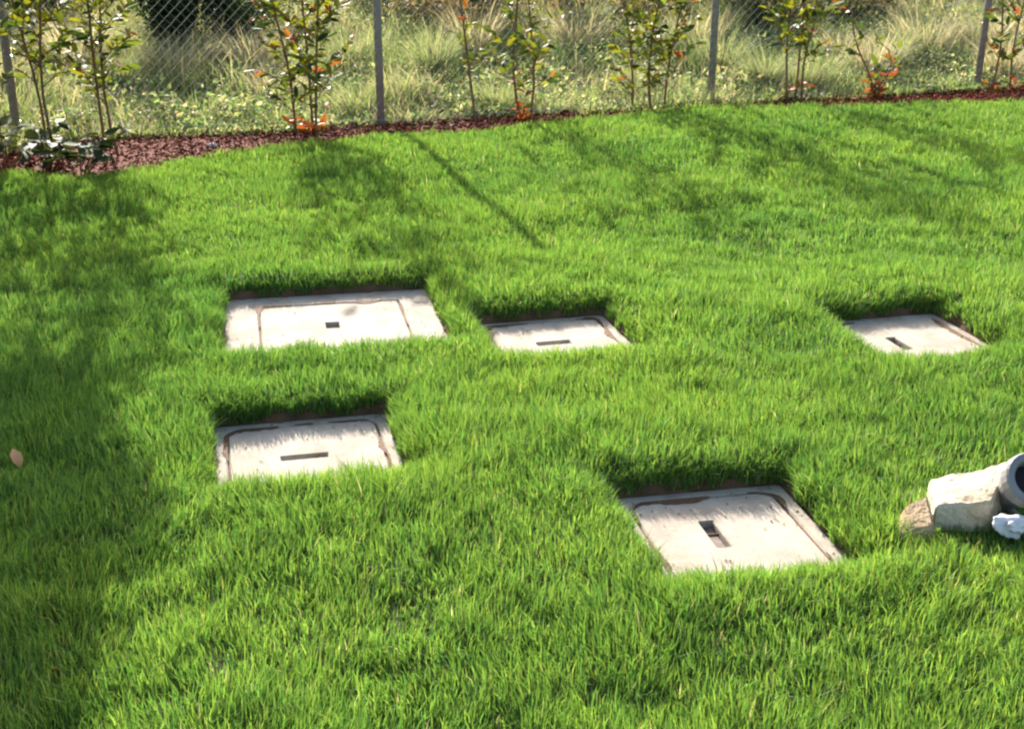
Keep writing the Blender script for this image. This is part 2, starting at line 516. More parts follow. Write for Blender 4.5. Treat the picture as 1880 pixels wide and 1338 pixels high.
def lawn(y0, y1, dens, seg, wbase, rim_only=False):
    hw = .40 * y1 + .75
    n = int(2 * hw * (y1 - y0) * dens)
    x = rng.uniform(-hw, hw, n); y = rng.uniform(y0, y1, n)
    keep = np.abs(x) < .40 * y + .75
    keep &= y < edge_y(x) - .02 + .10 * (vnoise(x, y, .11, 4) - .5)
    sdist = cover_sd(x, y)
    keep &= sdist > -.012 + .034 * (vnoise(x, y, .055, 9) - .25)
    keep &= rng.random(n) < .5 + .85 * vnoise(x, y, .075, 1)
    if rim_only: keep &= sdist < .045
    x, y, sdist = x[keep], y[keep], sdist[keep]
    n = len(x)
    z = lawn_z(x, y) - .004
    big = fnoise(x, y, .55, 12); sm = vnoise(x, y, .09, 13)
    H = (.050 + .012 * np.exp(-np.maximum(sdist, 0) / .1)) * (.55 + .62 * big + .6 * (sm - .35)) * rng.normal(1, .2, n).clip(.45, 1.6)
    H *= np.clip(.85 + sdist * 2.2, .85, 1)
    if rim_only: H *= rng.uniform(.55, 1.05, n)
    # coarse coherent lean (clumps) plus individual scatter
    ca = vnoise(x, y, .16, 21) * 2 * math.pi * 1.5
    ldir = ca + rng.normal(0, 1.2, n)
    lean = np.abs(rng.normal(.32, .27, n)).clip(0, .95)
    ex = (cover_sd(x + .01, y) - cover_sd(x - .01, y)); ey = (cover_sd(x, y + .01) - cover_sd(x, y - .01))
    rim = (sdist < .05) & (rng.random(n) < .15 + .5 * (-ey < -.012))
    ldir = np.where(rim, np.arctan2(-ey, -ex) + rng.normal(0, .5, n), ldir)
    lean = np.where(rim, rng.uniform(.35, .95, n), lean)
    lie = rng.random(n) < .05
    lean[lie] = .95
    fdir = rng.uniform(0, 2 * math.pi, n)
    Wd = wbase * rng.uniform(.7, 1.35, n)
    V, F, m_ = blades(np.stack([x, y, z], 1), H, Wd, lean, ldir, fdir, seg)
    c = pick(n, [(.138, .252, .054), (.100, .218, .050), (.192, .298, .062), (.062, .160, .048), (.25, .29, .11), (.42, .40, .25)],
             [.36, .27, .25, .09, .02, .008])
    patch = fnoise(x, y, .8, 31)[:, None]
    c = c * (np.array([[.66, .82, .92]]) * (1 - patch) + np.array([[1.32, 1.20, 1.10]]) * patch)
    return V, F, np.repeat(c, m_, 0)
parts = [lawn(1.5, 2.9, 24000, 2, .0028), lawn(2.9, 4.3, 24000, 2, .0029), lawn(4.3, 5.8, 16500, 2, .0036),
         lawn(5.8, 7.6, 12000, 2, .0044), lawn(7.6, 10.9, 8000, 2, .0056),
         lawn(2.7, 5.4, 36000, 2, .0032, True)]
Vs, Fs, Cs, off = [], [], [], 0
for V, F, c in parts:
    Vs.append(V); Fs.append(F + off); Cs.append(c); off += len(V)
o = link('lawn_grass', tri_mesh('lawn_grass', np.concatenate(Vs), np.concatenate(Fs), M['grass'], np.concatenate(Cs)))
tag(o, 'bright green lawn grass growing thickly around the concrete covers', 'grass', kind='stuff')

# ------------------------------------------------------------------ mulch
def mulch():
    n = 15000
    x = rng.uniform(-5, 5.5, n)
    lo = edge_y(x) - .10; hi = fence_y(x) + .05
    y = lo + (hi - lo) * rng.random(n)
    z = ground_z(x, y) + rng.uniform(.0, .03, n)
    L = .01 + .05 * rng.random(n) ** 2.2; Wc = rng.uniform(.005, .016, n); T = rng.uniform(.003, .007, n)
    yaw = rng.uniform(0, math.pi, n); pit = rng.normal(0, .45, n)
    dx = np.stack([np.cos(yaw) * np.cos(pit), np.sin(yaw) * np.cos(pit), np.sin(pit)], 1)
    dy = np.stack([-np.sin(yaw), np.cos(yaw), rng.normal(0, .4, n)], 1)
    dz = np.cross(dx, dy)
    P = np.stack([x, y, z], 1)
    cs = []
    for sx, sy, sz in ((-1, -1, -1), (1, -1, -1), (1, 1, -1), (-1, 1, -1), (-.9, -.8, 1), (.8, -.9, 1), (.9, .8, 1), (-.8, .9, 1)):
        cs.append(P + dx * (sx * L / 2)[:, None] + dy * (sy * Wc / 2)[:, None] + dz * (sz * T / 2)[:, None])
    V = np.stack(cs, 1).reshape(-1, 3)
    q = np.array([(0, 3, 2, 1), (4, 5, 6, 7), (0, 1, 5, 4), (1, 2, 6, 5), (2, 3, 7, 6), (3, 0, 4, 7)])
    F = (np.arange(n)[:, None, None] * 8 + q[None]).reshape(-1, 4)
    c = pick(n, [(.115, .026, .013), (.070, .016, .008), (.16, .043, .021), (.24, .115, .065)], [.4, .3, .22, .08])
    return V, F, np.repeat(c, 8, 0)
V, F, c = mulch()
o = link('bark_mulch', tri_mesh('bark_mulch', V, F, M['chip'], c))
tag(o, 'reddish brown bark mulch in a strip along the fence', 'mulch', kind='stuff')

# ------------------------------------------------------------------ fence
FH = 1.75
fence = empty('chain_link_fence', (POSTS[1][0], POSTS[1][1], 0))
tag(fence, 'grey chain link wire fence on slim steel posts behind the lawn', 'fence')
f0 = Vector((POSTS[1][0], POSTS[1][1], 0))
leans = [(0, 0), (-.012, 0), (0, 0), (.004, 0), (.03, 0), (0, 0)]
for (px, py), (lx, ly) in zip(POSTS, leans):
    bm = bmesh.new()
    z0 = float(ground_z(px, py)) - .1
    tube(bm, [(0, 0, z0), (lx * .5, ly * .5, FH * .5), (lx, ly, FH)], .0285, 14)
    tube(bm, [(lx, ly, FH), (lx, ly, FH + .012), (lx, ly, FH + .03)], [.033, .032, .012], 14)
    p = link('post', bm_mesh('post', bm, M['galv'], True), fence, Vector((px, py, 0)) - f0)
    # tie wires
    for zt in (.12, .55, 1.0, 1.45):
        bm = bmesh.new()
        tube(bm, [(lx * zt / FH + .031 * math.cos(k * math.pi / 6), ly + .031 * math.sin(k * math.pi / 6), zt + .004 * math.sin(k)) for k in range(13)], .0022, 5)
        link('wire_tie', bm_mesh('wire_tie', bm, M['wire']), p)
bm = bmesh.new()
WP = .072      # width of a diamond
for (ax, ay), (bx_, by_) in zip(POSTS, POSTS[1:]):
    A = Vector((ax, ay, 0)); B = Vector((bx_, by_, 0))
    d = (B - A); Lb = d.length; d.normalize()
    nrm = Vector((d.y, -d.x, 0))
    z0 = .03
    rise = 1.0
    k = -int(FH / WP / rise) - 1
    while k * WP < Lb:
        for sgn in (1, -1):
            # straight diagonal wire clipped to the bay
            u0 = k * WP; u1 = k * WP + (FH - z0) / rise
            pts = []
            za, zb = z0, FH - .01
            if sgn < 0: za, zb = zb, za
            ua, ub = max(u0, 0), min(u1, Lb)
            if ub - ua < .03: continue
            fa = (ua - u0) / (u1 - u0); fb = (ub - u0) / (u1 - u0)
            pa = A + d * ua + Vector((0, 0, za + (zb - za) * fa)) + nrm * (.032 + .0022 * sgn)
            pb = A + d * ub + Vector((0, 0, za + (zb - za) * fb)) + nrm * (.032 + .0022 * sgn)
            ns = max(1, int((pb - pa).length / .1))
            tube(bm, [(pa - f0).lerp(pb - f0, j / ns) for j in range(ns + 1)], .0011, 3, False)
        k += 1
mesh_o = link('wire_mesh', bm_mesh('wire_mesh', bm, M['wire']), fence)
tag(mesh_o, kind='stuff')
for zt in (.06, FH - .02):
    bm = bmesh.new()
    tube(bm, [Vector((q[0], q[1] - .034, zt)) - f0 for q in POSTS], .002, 5)
    link('tension_wire', bm_mesh('tension_wire', bm, M['wire']), fence)

# ------------------------------------------------------------------ rough bank beyond the fence
def bank(n, hlo, hhi, wlo, whi, cols, prob, mask=None, leanm=.4, smax=7.5, seg=2, ydens=1.3):
    x = rng.uniform(-7.5, 9.5, n)
    s = (rng.random(n) ** ydens) * smax + .02
    y = fence_y(x) + s - .2 + .2 * ((x > -1.3) & (x < .5)) - .45 * (x < -2.95)
    keep = np.abs(x) < .43 * y + 1.0
    if mask is not None: keep &= mask(x, y, s)
    x, y, s = x[keep], y[keep], s[keep]; n = len(x)
    z = ground_z(x, y) - .01
    tu = fnoise(x, y, .45, 41)
    H = (hlo + (hhi - hlo) * np.clip((tu - .3) / .45, 0, 1)) * rng.normal(1, .25, n).clip(.4, 1.7)
    H *= np.clip(.5 + s * .6, .5, 1)
    ldir = vnoise(x, y, .3, 42) * 9 + rng.normal(0, 1.0, n)
    lean = np.abs(rng.normal(leanm, .3, n)).clip(0, .97)
    V, F, m_ = blades(np.stack([x, y, z], 1), H, rng.uniform(wlo, whi, n), lean, ldir, rng.uniform(0, 6.28, n), seg)
    c = pick(n, cols, prob)
    return V, F, np.repeat(c, m_, 0)
GREEN = [(.20, .29, .10), (.28, .34, .13), (.12, .20, .08), (.42, .40, .25), (.48, .42, .30)]
straw = lambda x, y, s: fnoise(x, y, .8, 51) > .52
P_ = [bank(95000, .09, .27, .005, .011, GREEN, [.34, .3, .16, .13, .07], leanm=.5),
      bank(26000, .2, .5, .005, .012, [(.22, .19, .11), (.30, .25, .16), (.18, .21, .1), (.40, .35, .24)], [.3, .25, .3, .15],
           mask=lambda x, y, s: (s > 2.2 + 1.2 * vnoise(x, y, .9, 71)) & (vnoise(x, y, .35, 72) > .35), leanm=.45),
      bank(26000, .14, .38, .005, .011, [(.42, .37, .25), (.36, .31, .19), (.26, .28, .15), (.48, .44, .33)], [.35, .3, .2, .15], mask=straw, leanm=.65)]
Vs, Fs, Cs, off = [], [], [], 0
for V, F, c in P_:
    Vs.append(V); Fs.append(F + off); Cs.append(c); off += len(V)
def tussock(cx, cy, r_, n_, h_, cols):
    x = cx + rng.normal(0, r_ * .4, n_); y = cy + rng.normal(0, r_ * .4, n_)
    z = ground_z(x, y) - .01
    ld_ = np.arctan2(y - cy, x - cx) + rng.normal(0, .5, n_)
    V, F, m_ = blades(np.stack([x, y, z], 1), h_ * rng.normal(1, .22, n_).clip(.4, 1.5), rng.uniform(.004, .009, n_), rng.uniform(.25, .95, n_), ld_, rng.uniform(0, 6.28, n_), 3)
    return V, F, np.repeat(pick(n_, cols, [1] * len(cols)), m_, 0)
ST = [(.48, .42, .29), (.42, .36, .23), (.54, .49, .37), (.30, .30, .17)]
GT = [(.20, .28, .11), (.28, .33, .15), (.36, .36, .22)]
TU = [(-3.62, 11.1, .3, .42, ST), (-2.75, 10.9, .32, .36, ST), (-2.2, 11.2, .25, .34, ST), (-.35, 11.9, .3, .4, ST), (.55, 12.2, .3, .36, ST), (1.7, 12.4, .3, .34, ST),
      (3.9, 12.6, .35, .42, ST), (4.5, 12.9, .3, .4, ST), (5.2, 13.3, .3, .4, ST), (-1.8, 10.3, .25, .26, ST), (3.0, 12.2, .25, .3, ST)]
for k in range(46):
    xx = random.uniform(-4.8, 6.0)
    TU.append((xx, float(fence_y(xx)) + random.uniform(.35, 3.6), random.uniform(.12, .28), random.uniform(.2, .38), random.choice([ST, GT, GT, GREEN, GREEN])))
for (tx, ty, tr, th, tc_) in TU:
    P_.append(tussock(tx, ty, tr, 330, th, tc_))
Vs, Fs, Cs, off = [], [], [], 0
for V, F, c in P_:
    Vs.append(V); Fs.append(F + off); Cs.append(c); off += len(V)
o = link('rough_grass', tri_mesh('rough_grass', np.concatenate(Vs), np.concatenate(Fs), M['wild'], np.concatenate(Cs)))
tag(o, 'rough pale green and straw coloured grass on the bank behind the fence', 'grass', kind='stuff')
# broad-leaved weeds: small rhombic leaves scattered through the grass
def rhomb(P, L, Wd, dirv, upv):
    side = np.cross(dirv, upv); side /= np.linalg.norm(side, axis=1)[:, None] + 1e-9
    nrm = np.cross(side, dirv)
    a0 = P; m0 = P + dirv * (L * .45)[:, None]; t0 = P + dirv * L[:, None]
    l0 = m0 - side * (Wd / 2)[:, None] + nrm * (Wd * .16)[:, None]; r0 = m0 + side * (Wd / 2)[:, None] + nrm * (Wd * .16)[:, None]
    V = np.stack([a0, l0, t0, r0], 1).reshape(-1, 3)
    F = (np.arange(len(P))[:, None, None] * 4 + np.array([(0, 2, 1), (0, 3, 2)])[None]).reshape(-1, 3)
    return V, F
def unit(n, zb=0.0, zs=1.0):
    v = rng.normal(0, 1, (n, 3)); v[:, 2] = v[:, 2] * zs + zb
    return v / np.linalg.norm(v, axis=1)[:, None]
n = 150000
x = rng.uniform(-7, 9, n); s = rng.random(n) ** 1.3 * 6; y = fence_y(x) + s - .17 + .2 * ((x > -1.3) & (x < .5)) - .45 * (x < -2.95)
k = (np.abs(x) < .43 * y + 1) & (fnoise(x, y, .5, 61) > .36)
x, y, s = x[k], y[k], s[k]; n = len(x)
z = ground_z(x, y) + rng.random(n) ** 1.2 * (.05 + .26 * fnoise(x, y, .4, 62)) * np.clip(.3 + s, 0, 1)
big_ = np.where(fnoise(x, y, .3, 66) > .6, 1.7, 1.0)
V, F = rhomb(np.stack([x, y, z], 1), rng.uniform(.015, .05, n) * big_, rng.uniform(.008, .024, n) * big_, unit(n, .2, .6), unit(n, 1.2))
c = pick(n, [(.20, .29, .11), (.31, .36, .15), (.09, .16, .06), (.45, .44, .27), (.35, .28, .17)], [.33, .25, .2, .14, .08])
c = c * (.55 + 1.0 * fnoise(x, y, .35, 63))[:, None]
o = link('bank_weeds', tri_mesh('bank_weeds', V, F, M['wild'], np.repeat(c, 4, 0)))
tag(o, 'small leaved weeds tangled through the rough grass beyond the fence', 'weeds', kind='stuff')

# shrubs further up the bank
def wild_shrub(loc, r, h, label, cols, prob, nl=4200, group='shrubs on the bank', name='wild_shrub', leaf=(.04, .075), sparse=0):
    x0, y0 = loc
    z0 = float(ground_z(x0, y0))
    t = empty(name, (x0, y0, z0))
    tag(t, label, 'shrub', group)
    bm = bmesh.new()
    tips = []
    for k in range(9):
        an = random.uniform(0, 6.28); rr = random.uniform(.3, 1.15)
        p2 = Vector((math.cos(an) * r * rr, math.sin(an) * r * rr, h * random.uniform(.4, 1.05)))
        p1 = Vector((p2.x * .3 + random.uniform(-.05, .05), p2.y * .3, p2.z * .45))
        tube(bm, [(p2.x * .04, p2.y * .04, -.05), p1, p2], [.018, .012, .005], 5)
        tips += [p1, (p1 + p2) / 2, p2]
    link('stem', bm_mesh('stem', bm, M['bark']), t)
    cen = np.array([tuple(q) for q in tips])
    kk = rng.integers(0, len(cen), nl)
    P = cen[kk] + unit(nl) * (rng.random((nl, 1)) ** .6) * np.array([[r * .42, r * .42, h * .27]])
    P[:, 2] = np.where(P[:, 2] < .05, .02 + .3 * h * rng.random(nl), P[:, 2])
    V, F = rhomb(P, rng.uniform(*leaf, nl), rng.uniform(leaf[0] * .4, leaf[1] * .5, nl), unit(nl, .1), unit(nl, .8))
    c = pick(nl, cols, prob)
    link('crown', tri_mesh('crown', V, F, M['bush'], np.repeat(c, 4, 0)), t)
    return t
DK = [(.025, .045, .02), (.04, .07, .028), (.07, .10, .04)]
OL = [(.09, .11, .05), (.14, .15, .07), (.2, .17, .1)]
BR = [(.14, .11, .07), (.2, .16, .1), (.11, .12, .06), (.27, .22, .15)]
wild_shrub((-2.98, 11.8), .5, .72, 'dark evergreen shrub behind the fence at upper left', DK, [.5, .35, .15], 7000)
wild_shrub((-2.5, 12.1), .4, .62, 'smaller dark shrub beside the dark evergreen one', DK, [.4, .4, .2], 4500)
wild_shrub((-4.5, 12.9), .6, .7, 'olive green shrub left of the dark evergreen shrub on the bank', OL, [.5, .35, .15])
wild_shrub((-1.5, 14.2), .6, .6, 'grey green shrub on the bank behind the second post', OL, [.5, .4, .1])
wild_shrub((-.5, 13.0), .6, .48, 'brown dry brush on the bank at top centre', BR, [.4, .3, .2, .1])
wild_shrub((.9, 13.4), .7, .48, 'brown brush with thin leaves right of top centre', BR, [.3, .25, .35, .1])
wild_shrub((2.45, 13.3), .75, .6, 'dark olive shrub seen through the wire right of the third post', DK + OL, [.1, .15, .2, .25, .2, .1], 5000)
wild_shrub((3.5, 13.9), .65, .55, 'dark olive brown brush seen through the wire left of the leaning post', OL + BR, [.25, .2, .1, .15, .15, .1, .05])
wild_shrub((5.2, 15.6), .8, .6, 'straw brown brush at upper right corner', BR + OL, [.2, .2, .2, .15, .15, .1, .0])

# ------------------------------------------------------------------ red-tipped shrubs along the fence
def leaf_mesh(name, m, L=.075, W_=.03, curl=.25, fold=.3):
    pts = []
    prof = [(0, 0), (.3, .85), (.65, .9), (1, 0)]
    V = []
    for t, wd in prof:
        zc = -curl * L * t * t
        if wd == 0: V.append((L * t, 0, zc))
        else:
            V += [(L * t, W_ / 2 * wd, zc + fold * W_ / 2), (L * t, 0, zc), (L * t, -W_ / 2 * wd, zc + fold * W_ / 2)]
    F = [(0, 2, 1), (0, 3, 2), (1, 2, 5, 4), (2, 3, 6, 5), (4, 5, 7), (5, 6, 7)]
    return py_mesh(name, V, F, m, True)
LEAF = {}
for kind in ('green', 'dark', 'lime', 'red', 'dry', 'rust'):
    LEAF[kind] = [leaf_mesh('leaf', M['lf_' + kind], .10, .042, .18, .25), leaf_mesh('leaf', M['lf_' + kind], .082, .035, .45, .4),
                  leaf_mesh('leaf', M['lf_' + kind], .11, .045, -.1, .15)]
CK = {'green': (.055, .095, .024), 'dark': (.03, .06, .025), 'lime': (.15, .18, .025), 'red': (.4, .12, .03)}
def leaf_rot(d, roll):
    q = Vector(d).to_track_quat('X', 'Z')
    return q @ Quaternion((1, 0, 0), roll)
def red_shrub(base, stems, label, mix=(.45, .2, .25, .1), dens=1.0, low=.35, rad=.35, redlow=0, zvis=.98, top_dens=1.0):
    cand = []
    """stems: list of (dx, dy, height, leanx, leany)"""
    bx0, by0 = base
    z0 = float(ground_z(bx0, by0))
    t = empty('red_tipped_shrub', (bx0, by0, z0))
    tag(t, label, 'shrub', 'young red tipped shrubs along the fence')
    cV, cF, cC, off_ = [], [], [], 0
    kinds = ['green', 'dark', 'lime', 'red']
    up = []
    for (dx, dy, h, lx, ly) in stems:
        nseg = 9
        pts = []
        wx, wy = random.uniform(-.045, .045), random.uniform(-.04, .04)
        for k in range(nseg + 1):
            f_ = k / nseg
            pts.append(Vector((dx + lx * f_ * h + wx * math.sin(f_ * 7) , dy + ly * f_ * h + wy * math.sin(f_ * 6 + 1), -.05 + (h + .05) * f_)))
        bm = bmesh.new()
        tube(bm, pts, [.0085 * (1 - .75 * k / nseg) + .0015 for k in range(nseg + 1)], 7)
        link('stem', bm_mesh('stem', bm, M['bark'], True), t)
        # side twigs and their leaves
        twigs = []
        zz = low * random.uniform(.8, 1.1)
        sites = []
        ang = random.uniform(0, 6.28)
        while zz < h:
            f_ = zz / h
            i0 = min(int(f_ * nseg), nseg - 1)
            p = pts[i0].lerp(pts[i0 + 1], f_ * nseg - i0)
            ang += 2.4 + random.uniform(-.5, .5)
            L = rad * random.uniform(.45, 1.0) * (1.0 if f_ < .7 else 1.35 - .5 * f_) * (.55 + .55 * min(1, zz / 1.0))
            dirv = Vector((math.cos(ang), math.sin(ang), random.uniform(.35, 1.0))).normalized()
            q1 = p + dirv * L * .5 + Vector((0, 0, .02)); q2 = p + dirv * L + Vector((0, 0, .06 * random.random()))
            twigs.append(([p, q1, q2], [.0042, .003, .0018]))
            nl = int(L / .034) + 2
            for j in range(nl):
                u = .2 + .8 * (j + random.random() * .4) / nl
                pp = p.lerp(q1, u * 2) if u < .5 else q1.lerp(q2, min(1, u * 2 - 1))
                sites.append((pp, dirv, u))
            zz += random.uniform(.05, .11) / dens / (top_dens if zz > zvis else 1)
        for j in range(int(3 * redlow)):     # shoots at the foot
            an = random.uniform(0, 6.28); hh = random.uniform(.06, .34)
            q0 = Vector((dx, dy, .0)); dirv = Vector((math.cos(an) * .5, math.sin(an) * .5, 1)).normalized()
            q2 = q0 + dirv * hh
            twigs.append(([q0, q0.lerp(q2, .5), q2], [.004, .003, .002]))
            for m_ in range(4):
                sites.append((q0.lerp(q2, random.uniform(.15, 1)), Vector((random.gauss(0, .5), random.gauss(0, .5), .5)), 9))
        for tp, tr in twigs:
            tb = bmesh.new()
            tube(tb, tp, tr, 4)
            link('twig', bm_mesh('twig', tb, M['twig']), t)
        for (pp, dirv, u) in sites:
            an = random.uniform(0, 6.28)
            d = (dirv * .6 + Vector((math.cos(an), math.sin(an), random.uniform(-.35, .55)))).normalized()
            pr = list(mix)
            if u == 9: pr = [.1, 0, .1, .8]
            elif u < .75: pr[3] *= .15
            else: pr[3] *= 1.3
            kd = random.choices(kinds, pr)[0]
            roll = random.gauss(0, .7)
            rot = leaf_rot(d, roll)
            sc_ = random.uniform(.65, 1.15)
            cand.append((pp, kd, rot, sc_))
    seen = [q for q in cand if q[0].z < zvis]
    if len(seen) > 295:
        random.shuffle(seen)
        seen.sort(key=lambda q: -q[3])
    part = set(id(q) for q in seen[:295])
    for q in cand:
        pp, kd, rot, sc_ = q
        if id(q) in part:
            lo = link('leaf', random.choice(LEAF[kd]), t, pp)
            lo.rotation_mode = 'QUATERNION'; lo.rotation_quaternion = rot
            lo.scale = (sc_,) * 3
        else:
            me_ = LEAF[kd][0]
            V = np.array([tuple(pp + (rot @ (v.co * sc_))) for v in me_.vertices])
            up.append((V, CK[kd]))
    if up:
        tri = [(0, 2, 1), (0, 3, 2), (1, 2, 5), (1, 5, 4), (2, 3, 6), (2, 6, 5), (4, 5, 7), (5, 6, 7)]
        V = np.concatenate([q[0] for q in up])
        F = (np.arange(len(up))[:, None, None] * 8 + np.array(tri)[None]).reshape(-1, 3)
        c = np.repeat(np.array([q[1] for q in up]), 8, 0)
        cr = link('crown', tri_mesh('crown', V, F, M['crown'], c, True), t)
        tag(cr, kind='stuff')
    return t

def gp(x, y, z=0.0):
    f_, p_, h_ = 2400, math.radians(20), 1.6
    u, v = (x - 940) / f_, (y - 669) / f_
    d = (u, math.cos(p_) - v * math.sin(p_), -math.sin(p_) - v * math.cos(p_))
    t_ = (z - h_) / d[2]
    return (d[0] * t_, d[1] * t_)
red_shrub((-2.78, 8.02), [(0, 0, 1.95, -.06, .05), (-.12, .1, 1.7, -.12, .1)],
          'tall thin stemmed shrub at the left end of the mulch bed', (.45, .22, .3, .03), 1.6, .45, .45, zvis=1.1, top_dens=1.0)
red_shrub((-2.56, 8.22), [(0, 0, 2.15, -.02, 0), (.07, .06, 2.0, -.06, .03)],
          'tall two stemmed leafy shrub at the widest part of the mulch', (.45, .2, .3, .05), 1.5, .4, .45, zvis=1.1, top_dens=1.1)
red_shrub((-1.43, 8.92), [(-.05, 0, 1.75, -.10, 0), (.06, .05, 1.9, -.02, 0), (.1, -.02, 1.8, .05, .02)],
          'bushy shrub with orange tips left of the second post', (.38, .18, .24, .2), 1.5, .25, .45, redlow=.8, top_dens=.5)
red_shrub((-.25, 9.35), [(0, 0, 1.5, -.12, 0)], 'sparse single stemmed shrub right of the second post', (.5, .15, .25, .1), .7, .5, .28)
red_shrub((.07, 9.48), [(0, 0, 1.75, -.05, 0), (.05, .05, 1.4, .03, 0)], 'thin shrub with yellow and orange leaves at its foot near middle of the fence',
          (.35, .12, .4, .13), 1.1, .25, .38, redlow=.8)
red_shrub((1.06, 9.95), [(0, 0, 1.8, .02, 0), (-.15, .05, 1.6, -.08, 0), (.1, .05, 1.5, .1, 0)], 'leafy shrub just left of the third post', (.4, .2, .32, .08), 1.5, .2, .5, redlow=.3)
red_shrub((2.16, 10.35), [(0, 0, 1.8, -.04, 0), (.07, .04, 1.6, .02, 0), (.12, 0, 1.5, .08, 0)], 'shrub with a cluster of orange brown stems right of the third post',
          (.35, .12, .43, .1), 1.2, .4, .42, redlow=.5)
red_shrub((2.9, 10.55), [(0, 0, .75, -.35, 0), (.02, .02, .4, .2, 0)], 'small low shrub with bright red orange leaves before the wire', (.2, .3, .2, .3), .9, .15, .2, redlow=2.2)
red_shrub((3.98, 10.98), [(0, 0, 1.6, 0, 0), (.17, .02, 1.5, .01, 0)], 'shrub with amber leaves at the foot of the leaning post', (.35, .2, .2, .25), 1.0, .3, .36, redlow=.8)

# low broad-leaved shrub in the corner of the bed
def low_shrub(base, label):
    z0 = float(ground_z(*base))
    t = empty('low_shrub', (base[0], base[1], z0))
    tag(t, label, 'shrub')
    bm = bmesh.new()
    for k in range(7):
        an = random.uniform(0, 6.28); L = random.uniform(.12, .3)
        p = Vector((math.cos(an) * L, math.sin(an) * L, random.uniform(.1, .26)))
        tube(bm, [(0, 0, -.03), p * .5 + Vector((0, 0, .05)), p], [.006, .005, .003], 5)
        for j in range(7):
            q = p * random.uniform(.5, 1.05)
            a2 = random.uniform(0, 6.28)
            d = Vector((math.cos(a2), math.sin(a2), random.uniform(-.2, .4))).normalized()
            lo = link('leaf', random.choice(LEAF['dark' if random.random() < .8 else 'green']), t, q + Vector((0, 0, .04)))
            lo.rotation_mode = 'QUATERNION'; lo.rotation_quaternion = leaf_rot(d, random.gauss(0, .35))
            s_ = random.uniform(.9, 1.4); lo.scale = (s_, s_ * 1.25, s_)
    link('stem', bm_mesh('stem', bm, M['bark'], True), t)
low_shrub((-2.78, 7.78), 'low shrub with glossy dark leaves in the left corner of the bed')
low_shrub((-2.5, 7.5), 'small low shrub with dark leaves at the near corner of the mulch bed')
low_shrub((-3.02, 7.72), 'low glossy leaved shrub at the far left edge by the shaded post')

# hedge shrubs and a small tree along the left side of the lawn (their shade falls into view)
HG = [(.03, .055, .02), (.05, .085, .03), (.08, .11, .03)]
for (hx, hy, hr, hh, lb) in ((-3.32, 7.35, .42, 1.5, 'dark hedge shrub at left edge nearest the shaded post'),
                             (-3.06, 6.35, .4, 1.4, 'dark hedge shrub left of the lawn, in front of the one by the post')):
    wild_shrub((hx, hy), hr, hh, lb, HG, [.4, .4, .2], 8000, 'hedge shrubs on the left side', 'hedge_shrub', (.04, .08))
def small_tree(base, cen, rad, label, nl=2600):
    t = empty('small_tree', (base[0], base[1], float(lawn_z(np.array(base[0]), np.array(base[1])))))
    tag(t, label, 'tree')
    off_ = Vector((cen[0] - base[0], cen[1] - base[1], cen[2]))
    bm = bmesh.new()
    fork = Vector((off_.x * .35, off_.y * .35, off_.z * .62))
    tube(bm, [(0, 0, -.1), (off_.x * .1, off_.y * .1, off_.z * .3), fork], [.045, .036, .028], 9)
    link('trunk', bm_mesh('trunk', bm, M['bark'], True), t)
    cl = []
    for k in range(11):
        d = Vector((random.gauss(0, 1), random.gauss(0, 1), random.gauss(0, 1))).normalized() * random.uniform(.35, .85)
        p = off_ + Vector((d.x * rad[0], d.y * rad[1], d.z * rad[2]))
        bm = bmesh.new()
        tube(bm, [fork, fork.lerp(p, .5) + Vector((0, 0, .05)), p], [.016, .01, .004], 5)
        link('limb', bm_mesh('limb', bm, M['bark'], True), t)
        cl.append(tuple(p))
    cl = np.array(cl)
    P = cl[rng.integers(0, len(cl), nl)] + unit(nl) * rng.random((nl, 1)) ** .6 * np.array([[rad[0] * .5, rad[1] * .5, rad[2] * .5]])
    V, F = rhomb(P, rng.uniform(.05, .09, nl), rng.uniform(.025, .042, nl), unit(nl, 0), unit(nl, .8))
    link('crown', tri_mesh('crown', V, F, M['bush'], np.repeat(pick(nl, HG, [.4, .4, .2]), 4, 0)), t)
small_tree((-3.05, 5.7), (-2.38, 5.6, 1.72), (.5, .65, .36), 'small leafy tree left of the lawn, shading its lower left corner', 8000)
small_tree((-3.5, 6.9), (-2.47, 6.6, 1.62), (.44, .5, .32), 'small leafy tree leaning over the left side of the lawn near the hedge', 8000)

# ------------------------------------------------------------------ stones, lamp and scrap at the right
def rock(name, loc, size, m, rz, label, cuts):
    bm = bmesh.new()
    bmesh.ops.create_cube(bm, size=1)
    bmesh.ops.subdivide_edges(bm, edges=bm.edges, cuts=5, use_grid_fill=True)
    r_ = random.Random(cuts)
    planes = [(Vector((r_.uniform(-1, 1), r_.uniform(-1, 1), r_.uniform(-.2, 1))).normalized(), r_.uniform(.46, .6)) for _ in range(9)]
    for v in bm.verts:
        for nn, dd in planes:
            k = v.co.dot(nn) - dd
            if k > 0: v.co -= nn * k
        v.co += Vector((r_.uniform(-1, 1), r_.uniform(-1, 1), r_.uniform(-1, 1))) * .018
        v.co = Vector((v.co.x * size[0], v.co.y * size[1], (v.co.z + .5) * size[2]))
    o = link(name, bm_mesh(name, bm, m), None, loc)
    o.rotation_euler = (0, 0, rz)
    return tag(o, label, 'stone')
